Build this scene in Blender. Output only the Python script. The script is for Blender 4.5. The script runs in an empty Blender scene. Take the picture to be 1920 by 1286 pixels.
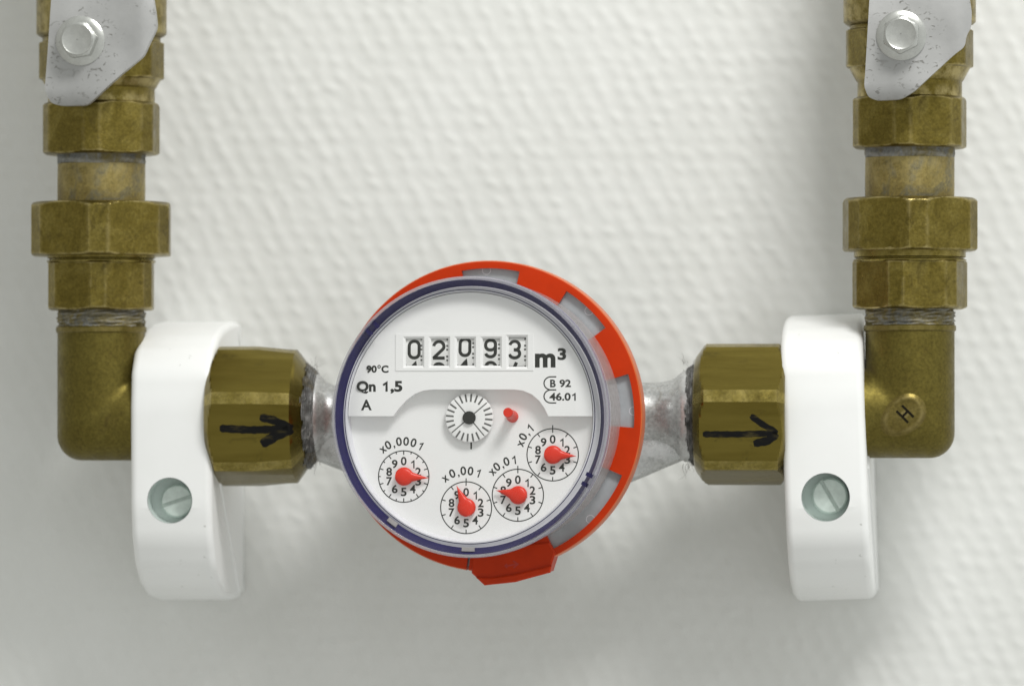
import bpy, bmesh, math, random
import numpy as np
from mathutils import Vector, Matrix
from mathutils.bvhtree import BVHTree
from mathutils.geometry import delaunay_2d_cdt

# ------------------------------------------------------------------ scene, camera, world, light
scene = bpy.context.scene
COL = scene.collection
MM = 0.001
FPX, CX, CY = 10400.0, 960.0, 643.0          # focal length and centre in photograph pixels
YAW, PITCH, DIST = math.radians(5.33), math.radians(0.755), 1300.0
YA = -38.0                                    # pipe axis, mm in front of the wall (wall is y = 0)
look = Vector((-math.sin(YAW)*math.cos(PITCH), math.cos(YAW)*math.cos(PITCH), math.sin(PITCH)))
right = look.cross(Vector((0, 0, 1))).normalized()
upv = right.cross(look).normalized()
CAM = Vector((0, YA, 0)) - DIST*look          # mm

cd = bpy.data.cameras.new('camera')
cam = bpy.data.objects.new('camera', cd)
COL.objects.link(cam)
cam.matrix_world = Matrix((( right.x, upv.x, -look.x, CAM.x*MM),
                           ( right.y, upv.y, -look.y, CAM.y*MM),
                           ( right.z, upv.z, -look.z, CAM.z*MM), (0, 0, 0, 1)))
cd.sensor_width = 36.0
cd.lens = FPX/1920.0*36.0
cd.clip_start, cd.clip_end = 0.05, 20.0
cd.dof.use_dof = True
cd.dof.aperture_fstop = 14.0
cd.dof.focus_distance = (Vector((-5, -75, -15)) - CAM).dot(look)*MM
scene.camera = cam

world = bpy.data.worlds.new('World')
scene.world = world
world.use_nodes = True
bg = world.node_tree.nodes['Background']
wt_ = world.node_tree
tcw = wt_.nodes.new('ShaderNodeTexCoord')
sep = wt_.nodes.new('ShaderNodeSeparateXYZ')
wt_.links.new(tcw.outputs['Generated'], sep.inputs[0])
mr = wt_.nodes.new('ShaderNodeMapRange')          # pale room, lighter towards the lamp's side
mr.inputs['From Min'].default_value, mr.inputs['From Max'].default_value = -1.0, 1.0
dp = wt_.nodes.new('ShaderNodeVectorMath')
dp.operation = 'DOT_PRODUCT'
dp.inputs[1].default_value = (.85, 0, .5)
wt_.links.new(tcw.outputs['Generated'], dp.inputs[0])
wt_.links.new(dp.outputs['Value'], mr.inputs['Value'])
wr = wt_.nodes.new('ShaderNodeValToRGB')
wr.color_ramp.elements[0].color = (0.66, 0.66, 0.61, 1)
wr.color_ramp.elements[1].color = (1.34, 1.375, 1.34, 1)
wt_.links.new(mr.outputs[0], wr.inputs[0])
wt_.links.new(wr.outputs[0], bg.inputs[0])
bg.inputs[1].default_value = 0.575

ld = bpy.data.lights.new('key_lamp', 'AREA')
ld.shape = 'RECTANGLE'
ld.size, ld.size_y = 0.20, 0.15
ld.energy = 3.15
ld.color = (1.0, 0.995, 0.975)
key = bpy.data.objects.new('key_lamp', ld)
COL.objects.link(key)
kd = Vector((0.45, -1.0, 1.14)).normalized()
key.location = kd*0.72+Vector((.03, 0, 0))
key.rotation_euler = (-kd).to_track_quat('-Z', 'Y').to_euler()

vs = scene.view_settings
vs.view_transform = 'Standard'
vs.look = 'None'
vs.exposure, vs.gamma = 0.10, 1.0
vs.use_curve_mapping = False
scene.cycles.max_bounces = 10
scene.cycles.transparent_max_bounces = 16

def ray(px, py):
    return (look + right*((px-CX)/FPX) - upv*((py-CY)/FPX))
def W(px, py, Y):
    """pixel of the photograph -> point on the plane y = Y parallel to the wall (mm)"""
    d = ray(px, py)
    return CAM + d*((Y-CAM.y)/d.y)
def mpp(px, Y):
    return (W(px, 700, Y)-CAM).dot(look)/FPX

random.seed(4)
rng = np.random.default_rng(7)

# ------------------------------------------------------------------ materials
def new_mat(name):
    m = bpy.data.materials.new(name)
    m.use_nodes = True
    nt = m.node_tree
    return m, nt, nt.nodes['Principled BSDF']
def lin(r, g, b):
    f = lambda c: (c/255/12.92) if c/255 <= .04045 else ((c/255+.055)/1.055)**2.4
    return (f(r), f(g), f(b), 1)
def noise(nt, scale, detail=4, rough=.6, coord=None, dist=0, stretch=None):
    n = nt.nodes.new('ShaderNodeTexNoise')
    n.inputs['Scale'].default_value = scale
    n.inputs['Detail'].default_value = detail
    n.inputs['Roughness'].default_value = rough
    n.inputs['Distortion'].default_value = dist
    tc = nt.nodes.new('ShaderNodeTexCoord')
    src = tc.outputs['Object']
    if stretch:
        mp = nt.nodes.new('ShaderNodeMapping')
        mp.inputs['Scale'].default_value = stretch
        nt.links.new(src, mp.inputs['Vector'])
        src = mp.outputs[0]
    nt.links.new(src, n.inputs['Vector'])
    return n
def ramp(nt, fac, stops):
    r = nt.nodes.new('ShaderNodeValToRGB')
    while len(r.color_ramp.elements) < len(stops):
        r.color_ramp.elements.new(0.5)
    for e, (p, c) in zip(r.color_ramp.elements, stops):
        e.position = p
        e.color = c
    nt.links.new(fac, r.inputs[0])
    return r
def mixc(nt, fac, a, b, mode='MIX'):
    m = nt.nodes.new('ShaderNodeMix')
    m.data_type = 'RGBA'
    m.blend_type = mode
    if hasattr(fac, 'links') or hasattr(fac, 'is_output'):
        nt.links.new(fac, m.inputs[0])
    else:
        m.inputs[0].default_value = fac
    for s, v in ((6, a), (7, b)):
        if isinstance(v, tuple):
            m.inputs[s].default_value = v
        else:
            nt.links.new(v, m.inputs[s])
    return m.outputs[2]
def bump(nt, p, height, strength, dist):
    b = nt.nodes.new('ShaderNodeBump')
    b.inputs['Strength'].default_value = strength
    b.inputs['Distance'].default_value = dist
    nt.links.new(height, b.inputs['Height'])
    nt.links.new(b.outputs[0], p.inputs['Normal'])

def brass(name, dark, mid, light, tarnish, rough=.42, grain=.35, metallic=.9, tarn_amt=.62, edge_glint=(.46, .38, .17, 1)):
    m, nt, p = new_mat(name)
    n1 = noise(nt, 150, 6, .7, dist=.8)
    c = ramp(nt, n1.outputs[0], [(.30, dark), (.50, mid), (.70, light)]).outputs[0]
    n2 = noise(nt, 90, 5, .7, dist=1.0)
    f2 = ramp(nt, n2.outputs[0], [(tarn_amt-.06, (0, 0, 0, 1)), (tarn_amt+.08, (1, 1, 1, 1))])
    c = mixc(nt, f2.outputs[0], c, tarnish)
    n4 = noise(nt, 1500, 3, .6)
    f4 = ramp(nt, n4.outputs[0], [(.3, (.72, .72, .72, 1)), (.7, (1.18, 1.18, 1.18, 1))])
    c = mixc(nt, 1.0, c, f4.outputs[0], 'MULTIPLY')
    geo = nt.nodes.new('ShaderNodeNewGeometry')
    fe = ramp(nt, geo.outputs['Pointiness'], [(.508, (0, 0, 0, 1)), (.545, (.8, .8, .8, 1))])
    nw = noise(nt, 330, 4, .7)
    fw = ramp(nt, nw.outputs[0], [(.38, (0, 0, 0, 1)), (.6, (1, 1, 1, 1))])
    fe2 = mixc(nt, 1.0, fe.outputs[0], fw.outputs[0], 'MULTIPLY')
    c = mixc(nt, fe2, c, edge_glint)  # convex edges mixed lighter: edge highlights painted into the base colour
    nt.links.new(c, p.inputs['Base Color'])
    p.inputs['Metallic'].default_value = metallic
    n3 = noise(nt, 260, 4, .7)
    r = ramp(nt, n3.outputs[0], [(.3, (rough-.1,)*3+(1,)), (.75, (rough+.16,)*3+(1,))])
    nt.links.new(r.outputs[0], p.inputs['Roughness'])
    ng = noise(nt, 1900, 3, .7)
    bump(nt, p, ng.outputs[0], grain, .00012)
    return m
M = {}
M['brass_cast'] = brass('cast_brass', (.130, .098, .018, 1), (.182, .140, .030, 1), (.245, .195, .052, 1), (.108, .082, .022, 1), .36, .6, metallic=.92)
M['brass_pipe'] = brass('tarnished_brass', (.16, .12, .035, 1), (.25, .195, .062, 1), (.32, .26, .10, 1), (.13, .125, .09, 1), .5, .4, metallic=.7, tarn_amt=.57)
M['brass_elbow'] = brass('smooth_brown_brass', (.128, .101, .021, 1), (.150, .120, .026, 1), (.178, .145, .034, 1), (.112, .084, .022, 1), .46, .16, metallic=.88, edge_glint=(.22, .175, .06, 1))
M['brass_boss'] = brass('rubbed_brass', (.15, .115, .03, 1), (.18, .14, .038, 1), (.22, .175, .055, 1), (.13, .10, .03, 1), .38, .2, metallic=.9, edge_glint=(.36, .29, .12, 1))
M['brass_nut'] = brass('drawn_brass', (.140, .106, .020, 1), (.182, .141, .028, 1), (.235, .187, .046, 1), (.095, .075, .020, 1), .28, .12, metallic=.92, edge_glint=(.30, .24, .075, 1))
M['seal_grey'] = brass('grey_jointing_thread', (.10, .10, .09, 1), (.19, .195, .19, 1), (.30, .305, .30, 1), (.17, .135, .04, 1), .6, .6, metallic=.3, tarn_amt=.50, edge_glint=(.36, .35, .32, 1))
M['body_metal'] = brass('nickel_plated_body', (.36, .36, .345, 1), (.48, .485, .48, 1), (.60, .61, .61, 1), (.22, .19, .14, 1), .30, .3, metallic=.6, tarn_amt=.68, edge_glint=(.6, .6, .6, 1))
M['seal_dark'] = brass('dark_jointing_thread', (.05, .05, .045, 1), (.11, .11, .105, 1), (.22, .22, .215, 1), (.12, .09, .03, 1), .6, .6, metallic=.2, tarn_amt=.58, edge_glint=(.3, .3, .3, 1))

def nut_brass():
    m, nt, p = new_mat('drawn_nut_brass')
    n1 = noise(nt, 240, 5, .6, stretch=(.12, 1, 1))
    c = ramp(nt, n1.outputs[0], [(.3, (.135, .102, .018, 1)), (.7, (.205, .160, .034, 1))]).outputs[0]
    n2 = noise(nt, 130, 5, .7, dist=1.2)
    f2 = ramp(nt, n2.outputs[0], [(.58, (0, 0, 0, 1)), (.72, (.8, .8, .8, 1))])
    c = mixc(nt, f2.outputs[0], c, (.065, .052, .016, 1))
    nt.links.new(c, p.inputs['Base Color'])
    p.inputs['Metallic'].default_value = .92
    n3 = noise(nt, 300, 4, .6, stretch=(.15, 1, 1))
    r = ramp(nt, n3.outputs[0], [(.3, (.16,)*3+(1,)), (.75, (.32,)*3+(1,))])
    nt.links.new(r.outputs[0], p.inputs['Roughness'])
    ng = noise(nt, 1500, 3, .6, stretch=(.1, 1, 1))
    bump(nt, p, ng.outputs[0], .10, .0001)
    return m
M['nut'] = nut_brass()
M['nut_edge'] = brass('nut_corner_highlight', (.20, .155, .034, 1), (.27, .215, .055, 1), (.34, .275, .09, 1), (.17, .13, .03, 1), .24, .1, metallic=.95, edge_glint=(.36, .29, .1, 1))  # lighter, smoother brass: highlight lines painted along the coupling nut corners
def steel():
    m, nt, p = new_mat('scuffed_zinc_plate')
    n1 = noise(nt, 60, 4, .6)
    c = ramp(nt, n1.outputs[0], [(.3, (.36, .36, .355, 1)), (.7, (.50, .50, .495, 1))]).outputs[0]
    n2 = noise(nt, 420, 3, .55, dist=1.8, stretch=(1.0, 1, 1.6))
    f = ramp(nt, n2.outputs[0], [(.60, (0, 0, 0, 1)), (.64, (1, 1, 1, 1))])
    n3 = noise(nt, 70, 2, .5)
    f3 = ramp(nt, n3.outputs[0], [(.42, (0, 0, 0, 1)), (.56, (.8, .8, .8, 1))])
    ff = mixc(nt, 1.0, f.outputs[0], f3.outputs[0], 'MULTIPLY')
    c = mixc(nt, ff, c, (.17, .165, .15, 1))
    nt.links.new(c, p.inputs['Base Color'])
    p.inputs['Metallic'].default_value = .55
    p.inputs['Roughness'].default_value = .45
    bump(nt, p, n2.outputs[0], .12, .0002)
    return m
M['steel'] = steel()
def simple(name, col, rough=.4, metallic=0, var=.0, vscale=300, bmp=0, coat=0, spec=None, sss=0):
    m, nt, p = new_mat(name)
    p.inputs['Base Color'].default_value = col
    if var:
        n = noise(nt, vscale, 5, .65)
        lo = tuple(c*(1-var) for c in col[:3])+(1,)
        hi = tuple(min(1, c*(1+var)) for c in col[:3])+(1,)
        r = ramp(nt, n.outputs[0], [(.3, lo), (.7, hi)])
        nt.links.new(r.outputs[0], p.inputs['Base Color'])
    p.inputs['Roughness'].default_value = rough
    p.inputs['Metallic'].default_value = metallic
    if spec is not None:
        p.inputs['Specular IOR Level'].default_value = spec
    if bmp:
        ng = noise(nt, 900, 4, .6)
        bump(nt, p, ng.outputs[0], bmp, .0002)
    if sss:
        p.inputs['Subsurface Weight'].default_value = sss
        p.inputs['Subsurface Radius'].default_value = (.002, .0008, .0004)
    return m
M['bolt'] = simple('zinc_plated_steel', (.56, .565, .54, 1), .27, 1.0, .12, 300, .12)
M['screw'] = simple('passivated_screw_steel', (.60, .67, .63, 1), .45, .35, .12, 500, .25)
def clamp_mat():
    m, nt, p = new_mat('white_plastic')
    n = noise(nt, 210, 3, .5, dist=2.2)
    f = ramp(nt, n.outputs[0], [(.705, (0, 0, 0, 1)), (.73, (1, 1, 1, 1))])
    n2 = noise(nt, 55, 2, .5)
    f2 = ramp(nt, n2.outputs[0], [(.50, (0, 0, 0, 1)), (.62, (.55, .55, .55, 1))])
    n3 = noise(nt, 40, 4, .6)
    b = ramp(nt, n3.outputs[0], [(.3, (.855, .86, .85, 1)), (.7, (.885, .89, .885, 1))])
    c = mixc(nt, mixc(nt, 1.0, f.outputs[0], f2.outputs[0], 'MULTIPLY'), b.outputs[0], (.45, .45, .42, 1))
    nt.links.new(c, p.inputs['Base Color'])
    r = ramp(nt, n3.outputs[0], [(.3, (.32,)*3+(1,)), (.7, (.5,)*3+(1,))])
    nt.links.new(r.outputs[0], p.inputs['Roughness'])
    ng = noise(nt, 700, 4, .6)
    bump(nt, p, ng.outputs[0], .05, .0002)
    return m
M['clamp'] = clamp_mat()
M['red'] = simple('orange_red_plastic', (.50, .032, .002, 1), .33, 0, .08, 140, .05, spec=.16)
M['red_dark'] = simple('embossed_red_plastic', (.42, .022, .006, 1), .4)
M['pointer'] = simple('red_pointer_plastic', (.70, .035, .015, 1), .3, sss=.1, spec=.3)
M['dial'] = simple('white_dial_plastic', (.85, .85, .845, 1), .5, 0, .01, 100, .02)
M['dial_low'] = simple('white_lower_dial_plastic', (.85, .85, .845, 1), .5, 0, .01, 100, .02)
M['ink'] = simple('dark_print', (.016, .018, .014, 1), .55)
M['ink_soft'] = simple('grey_print', (.11, .11, .105, 1), .55)
M['wheel'] = simple('counter_wheel_plastic', (.74, .74, .73, 1), .45)
M['blue'] = simple('violet_blue_seal', (.013, .010, .075, 1), .4, 0, .15, 400, spec=.2)
M['bezel'] = simple('pale_violet_bezel', (.70, .70, .74, 1), .25, 0, .05, 300)
M['flange'] = simple('grey_plastic_flange', (.36, .38, .40, 1), .4, 0, .10, 240)
def marker_mat():
    m, nt, p = new_mat('worn_black_marker')
    n = noise(nt, 330, 5, .75, stretch=(.5, 1, 1.6))
    r = ramp(nt, n.outputs[0], [(.54, (.006, .006, .006, 1)), (.72, (.075, .06, .02, 1))])
    nt.links.new(r.outputs[0], p.inputs['Base Color'])
    p.inputs['Roughness'].default_value = .55
    p.inputs['Specular IOR Level'].default_value = .15
    return m
M['marker'] = marker_mat()
M['wallring'] = simple('pale_lens_wall', (.72, .72, .79, 1), .15, 0, .08, 500)
M['red_edge'] = simple('thin_orange_edge', (.60, .13, .035, 1), .35, 0, .1, 200)
M['violet'] = simple('violet_edge_line', (.16, .15, .34, 1), .3)
M['clip'] = simple('grey_rim_clip', (.36, .34, .34, 1), .4, 0, .1, 500)
M['dark'] = simple('dark_gap', (.012, .010, .005, 1), .8, spec=.1)
M['fibre'] = simple('hemp_fibre', (.30, .30, .28, 1), .7)

def clear_mat(name, tint, transp, diffuse, rough=.05, ior=1.4, bumps=0):
    """clear plastic sheet: light passes, a little is scattered, the surface reflects"""
    m = bpy.data.materials.new(name)
    m.use_nodes = True
    nt = m.node_tree
    nt.nodes.clear()
    out = nt.nodes.new('ShaderNodeOutputMaterial')
    t = nt.nodes.new('ShaderNodeBsdfTransparent')
    t.inputs[0].default_value = tint
    d = nt.nodes.new('ShaderNodeBsdfDiffuse')
    d.inputs[0].default_value = diffuse
    mx = nt.nodes.new('ShaderNodeMixShader')
    mx.inputs[0].default_value = 1-transp
    if bumps:
        n = noise(nt, bumps, 5, .7)
        r = ramp(nt, n.outputs[0], [(.3, (max(0, 1-transp-.12),)*3+(1,)), (.75, (min(1, 1-transp+.16),)*3+(1,))])
        nt.links.new(r.outputs[0], mx.inputs[0])
    nt.links.new(t.outputs[0], mx.inputs[1])
    tr = nt.nodes.new('ShaderNodeBsdfTranslucent')
    tr.inputs[0].default_value = diffuse
    dm = nt.nodes.new('ShaderNodeMixShader')
    dm.inputs[0].default_value = .45
    nt.links.new(d.outputs[0], dm.inputs[1])
    nt.links.new(tr.outputs[0], dm.inputs[2])
    nt.links.new(dm.outputs[0], mx.inputs[2])
    g = nt.nodes.new('ShaderNodeBsdfGlossy')
    g.inputs['Roughness'].default_value = rough
    lw = nt.nodes.new('ShaderNodeLayerWeight')
    lw.inputs[0].default_value = .5
    pw = nt.nodes.new('ShaderNodeMath')
    pw.operation = 'POWER'
    pw.inputs[1].default_value = 4.0
    nt.links.new(lw.outputs['Facing'], pw.inputs[0])
    fr = nt.nodes.new('ShaderNodeMath')
    fr.operation = 'MULTIPLY_ADD'
    f0 = ((ior-1)/(ior+1))**2
    fr.inputs[1].default_value = .6-f0
    fr.inputs[2].default_value = f0
    nt.links.new(pw.outputs[0], fr.inputs[0])
    m2 = nt.nodes.new('ShaderNodeMixShader')
    nt.links.new(fr.outputs[0], m2.inputs[0])
    nt.links.new(mx.outputs[0], m2.inputs[1])
    nt.links.new(g.outputs[0], m2.inputs[2])
    nt.links.new(m2.outputs[0], out.inputs[0])
    return m
M['lens'] = clear_mat('clear_lens_plastic', (1, 1, 1, 1), .995, (.8, .8, .8, 1), .03, 1.35)
M['lip'] = clear_mat('clear_lens_rim', (.95, .95, .97, 1), .72, (.88, .88, .92, 1), .03, 1.7)
M['crown'] = clear_mat('frosted_crown', (.95, .92, .92, 1), .50, (.86, .80, .78, 1), .12, 1.5, 700)

def wall_mat():
    m, nt, p = new_mat('embossed_white_wallpaper')
    n1 = noise(nt, 35, 4, .6)
    r = ramp(nt, n1.outputs[0], [(.3, (.725, .73, .705, 1)), (.7, (.77, .775, .755, 1))])
    nt.links.new(r.outputs[0], p.inputs['Base Color'])
    p.inputs['Roughness'].default_value = .62
    p.inputs['Specular IOR Level'].default_value = .3
    n2 = noise(nt, 620, 4, .6)
    bump(nt, p, n2.outputs[0], .12, .0003)
    return m
M['wall'] = wall_mat()

# ------------------------------------------------------------------ object helpers
def make(name, V, F, mat, parent=None, local=False, origin=None, smooth=32, mats=None, midx=None, recalc=True):
    """one mesh object; V in mm. world coordinates unless local. parent: an Empty/object."""
    V = [Vector(v) for v in V]
    base = Vector((0, 0, 0))
    if not local:
        if parent is not None:
            base = ORIGIN[parent.name]
        else:
            base = Vector(origin) if origin is not None else sum(V, Vector())/len(V)
        V = [v-base for v in V]
    me = bpy.data.meshes.new(name)
    me.from_pydata([tuple(v*MM) for v in V], [], F)
    bm = bmesh.new()
    bm.from_mesh(me)
    if recalc:
        bmesh.ops.recalc_face_normals(bm, faces=bm.faces[:])
    bm.to_mesh(me)
    bm.free()
    for mm_ in (mats or [mat]):
        me.materials.append(mm_)
    if midx is not None:
        me.polygons.foreach_set('material_index', midx)
    me.polygons.foreach_set('use_smooth', [smooth > 0]*len(me.polygons))
    if smooth > 0:
        me.set_sharp_from_angle(angle=math.radians(smooth))
    o = bpy.data.objects.new(name, me)
    COL.objects.link(o)
    if parent is not None:
        o.parent = parent
        ORIGIN[o.name] = ORIGIN.get(parent.name, Vector((0, 0, 0)))
    else:
        o.location = base*MM
        ORIGIN[o.name] = base
    return o
ORIGIN = {}
def empty(name, loc):
    o = bpy.data.objects.new(name, None)
    COL.objects.link(o)
    o.empty_display_size = .01
    o.location = Vector(loc)*MM
    ORIGIN[o.name] = Vector(loc)
    return o
def tag(o, label, cat, group=None):
    o['label'] = label
    o['category'] = cat
    if group:
        o['group'] = group
    return o

class MB:
    def __init__(s):
        s.V, s.F, s.I = [], [], []
    def add(s, V, F, idx=0):
        b = len(s.V)
        s.V += [Vector(v) for v in V]
        s.F += [tuple(i+b for i in f) for f in F]
        s.I += [idx]*len(F)
        return s

def lathe(profile, n=96, jitter=None):
    """profile [(r, z)] turned about z"""
    V, F = [], []
    for j, (r, z) in enumerate(profile):
        for i in range(n):
            a = 2*math.pi*i/n
            rr = r if jitter is None else r+jitter(a, z)
            V.append(Vector((rr*math.cos(a), rr*math.sin(a), z)))
    for j in range(len(profile)-1):
        for i in range(n):
            k = (i+1) % n
            F.append((j*n+i, j*n+k, (j+1)*n+k, (j+1)*n+i))
    return V, F
def polynut(ap, z0, z1, sides=6, rot=0.0, ch0=None, ch1=None, corner=None, rin=0.5, slope=1.75, wob=0.0):
    """prism with `sides` flats of apothem ap about z, conical chamfers at the ends, flattened corners"""
    n = 144
    st = 2*math.pi/sides
    L = z1-z0
    lev = sorted(set([0, .12, .3, .5, .75, 1.0, 1.3, 1.7, 2.2, 2.8]+[L-x for x in (0, .12, .3, .5, .75, 1.0, 1.3, 1.7, 2.2, 2.8)]+[L*.5]))
    lev = [x for x in lev if 0 <= x <= L]
    V, F = [], []
    def rad(a, e):
        x = ((a-rot) % st)-st/2
        r = ap/math.cos(x)
        if corner:
            y = ((a-rot+st/2) % st)-st/2
            r = min(r, corner/math.cos(y))
        if ch0 is not None:
            r = min(r, ch0+e*slope)
        if ch1 is not None:
            r = min(r, ch1+(L-e)*slope)
        edge = min(e, L-e)
        if edge < .3:
            r -= (.3-edge)*.8
        return r
    rings = [(None, 0)]+[(1, e) for e in lev]+[(None, L)]
    for q, e in rings:
        for i in range(n):
            a = rot+2*math.pi*i/n
            r = rin if q is None else rad(a, e)
            V.append(Vector((r*math.cos(a), r*math.sin(a), z0+e)))
    for j in range(len(rings)-1):
        for i in range(n):
            k = (i+1) % n
            F.append((j*n+i, j*n+k, (j+1)*n+k, (j+1)*n+i))
    return V, F
def xf(VF, c, axis='Z'):
    V, F = VF
    c = Vector(c)
    if axis == 'Z':
        R = [Vector((v.x, v.y, v.z))+c for v in V]
    elif axis == 'X':      # local z -> +X, local x -> -Y (to the viewer), local y -> +Z
        R = [Vector((v.z, -v.x, v.y))+c for v in V]
    else:                  # local z -> -Y
        R = [Vector((v.x, -v.z, v.y))+c for v in V]
    return R, F
def tess(loops):
    """triangulate outer loop with holes (2D) -> verts2d, faces"""
    P, E = [], []
    for lp in loops:
        b = len(P)
        P += [Vector((p[0], p[1])) for p in lp]
        E += [(b+i, b+(i+1) % len(lp)) for i in range(len(lp))]
    v, e, f, ov, oe, of = delaunay_2d_cdt(P, E, [], 3, 1e-6) if False else delaunay_2d_cdt(P, E, [], 0, 1e-6)
    def inside(p, lp):
        c = False
        for i in range(len(lp)):
            x1, y1 = lp[i][0], lp[i][1]
            x2, y2 = lp[(i+1) % len(lp)][0], lp[(i+1) % len(lp)][1]
            if (y1 > p[1]) != (y2 > p[1]) and p[0] < (x2-x1)*(p[1]-y1)/(y2-y1)+x1:
                c = not c
        return c
    out = []
    for t in f:
        c = sum((v[i] for i in t), Vector((0, 0)))/len(t)
        if inside(c, loops[0]) and not any(inside(c, h) for h in loops[1:]):
            out.append(tuple(t))
    return v, out
def extrude(loop, z0, z1, bev=0.0, holes=()):
    """2D loop -> prism between z0 and z1 (z1 = front), front edge bevelled by bev"""
    n = len(loop)
    area = sum(loop[i][0]*loop[(i+1) % n][1]-loop[(i+1) % n][0]*loop[i][1] for i in range(n))
    if area < 0:
        loop = loop[::-1]
    mb = MB()
    ins = loop
    if bev:
        ins = []
        for i in range(n):
            a, b, c = Vector(loop[i-1][:2]), Vector(loop[i][:2]), Vector(loop[(i+1) % n][:2])
            d1, d2 = (b-a).normalized(), (c-b).normalized()
            n1, n2 = Vector((-d1.y, d1.x)), Vector((-d2.y, d2.x))
            m = (n1+n2)
            m = m.normalized() if m.length > 1e-6 else n1
            k = bev/max(.4, m.dot(n1))
            ins.append(tuple(b+m*k))
    v, f = tess([ins]+list(holes))
    mb.add([(p.x, p.y, z1) for p in v], f)
    V = [(p[0], p[1], z1) for p in ins]+[(p[0], p[1], z1-bev) for p in loop]+[(p[0], p[1], z0) for p in loop]
    F = []
    for i in range(n):
        k = (i+1) % n
        if bev:
            F.append((i, k, n+k, n+i))
        F.append((n+i, n+k, 2*n+k, 2*n+i))
    mb.add(V, F)
    v, f = tess([loop])
    mb.add([(p.x, p.y, z0) for p in v], [t[::-1] for t in f])
    for h in holes:
        m = len(h)
        mb.add([(p[0], p[1], z1) for p in h]+[(p[0], p[1], z0) for p in h],
               [(i, (i+1) % m, m+(i+1) % m, m+i) for i in range(m)])
    return mb
def ribbon(pts, w, closed=False, cap=True):
    """flat stroke of width w along 2D points -> V2, F"""
    P = [Vector((p[0], p[1])) for p in pts]
    n = len(P)
    if cap and not closed:
        P[0] = P[0]-(P[1]-P[0]).normalized()*w*.0
    V, F = [], []
    for i in range(n):
        a = P[i-1] if (i > 0 or closed) else P[i]
        c = P[(i+1) % n] if (i < n-1 or closed) else P[i]
        d1 = (P[i]-a).normalized() if (P[i]-a).length > 1e-9 else (c-P[i]).normalized()
        d2 = (c-P[i]).normalized() if (c-P[i]).length > 1e-9 else d1
        n1, n2 = Vector((-d1.y, d1.x)), Vector((-d2.y, d2.x))
        m = (n1+n2)
        m = m.normalized() if m.length > 1e-6 else n1
        k = w/2/max(.5, m.dot(n1))
        V += [P[i]+m*k, P[i]-m*k]
    for i in range(n if closed else n-1):
        k = (i+1) % n
        F.append((2*i, 2*i+1, 2*k+1, 2*k))
    return V, F
def arc(cx, cy, rx, ry, a0, a1, n=14):
    return [(cx+rx*math.cos(math.radians(a0+(a1-a0)*i/n)), cy+ry*math.sin(math.radians(a0+(a1-a0)*i/n))) for i in range(n+1)]
def densify(pts, step):
    out = []
    for i in range(len(pts)-1):
        a, b = Vector(pts[i]), Vector(pts[i+1])
        k = max(1, int((b-a).length/step))
        out += [tuple(a.lerp(b, j/k)) for j in range(k)] if (b-a).length > 1e-7 else []
    return out+[tuple(pts[-1])]

# ------------------------------------------------------------------ wall (embossed wallpaper)
def build_wall():
    x0, x1, z0, z1, st = -225.0, 225.0, -140.0, 140.0, 0.60
    xs, zs = np.arange(x0, x1+.01, st), np.arange(z0, z1+.01, st)
    H = np.zeros((len(zs), len(xs)))
    r2 = np.random.default_rng(3)
    # embossed drops on a loose slanted lattice, each leaning down to the right
    px_, pz_ = 4.7, 3.8
    row = 0
    z = z0
    while z < z1:
        x = x0+(row % 2)*px_*.5+row*0.55 % px_
        while x < x1:
            bx, bz = x+r2.normal(0, .38), z+r2.normal(0, .34)
            L, S = 1.75*r2.uniform(.75, 1.25), 1.05*r2.uniform(.8, 1.25)
            A = math.radians(-48+r2.normal(0, 12))
            h = .27*r2.uniform(.5, 1.2)
            i0, i1 = int((bx-7-x0)/st), int((bx+7-x0)/st)
            j0, j1 = int((bz-7-z0)/st), int((bz+7-z0)/st)
            i0, j0 = max(0, i0), max(0, j0)
            if i1 > i0 and j1 > j0:
                X, Z = np.meshgrid(xs[i0:i1]-bx, zs[j0:j1]-bz)
                u = X*math.cos(A)+Z*math.sin(A)
                v = -X*math.sin(A)+Z*math.cos(A)
                H[j0:j1, i0:i1] += h*np.exp(-(u/L)**2-(v/S)**2)
            x += px_
        z += pz_
        row += 1
    g = r2.normal(0, 1, H.shape)
    for _ in range(3):
        g = (g+np.roll(g, 1, 0)+np.roll(g, -1, 0)+np.roll(g, 1, 1)+np.roll(g, -1, 1))/5
    H += g*.06
    fade = np.minimum.outer(np.minimum(zs-z0, z1-zs), np.minimum(xs-x0, x1-xs))
    H *= np.clip(fade/8, 0, 1)
    ny, nx = H.shape
    X, Z = np.meshgrid(xs, zs)
    V = np.stack([X, -H, Z], -1).reshape(-1, 3)*MM
    idx = np.arange(nx*ny).reshape(ny, nx)
    Q = np.stack([idx[:-1, :-1], idx[:-1, 1:], idx[1:, 1:], idx[1:, :-1]], -1).reshape(-1, 4)
    B = 900.0
    e0, e1, f0, f1 = xs[0], xs[-1], zs[0], zs[-1]
    ext = np.array([(-B, 0, -B), (B, 0, -B), (B, 0, B), (-B, 0, B), (e0, 0, f0), (e1, 0, f0), (e1, 0, f1), (e0, 0, f1)])*MM
    b = len(V)
    V = np.vstack([V, ext])
    F = [tuple(q) for q in Q.tolist()]+[(b+i, b+(i+1) % 4, b+4+(i+1) % 4, b+4+i) for i in range(4)]
    me = bpy.data.meshes.new('wall')
    me.from_pydata(V.tolist(), [], F)
    me.materials.append(M['wall'])
    me.polygons.foreach_set('use_smooth', [True]*len(F))
    o = bpy.data.objects.new('wall', me)
    COL.objects.link(o)
    o['kind'] = 'structure'
build_wall()

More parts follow.
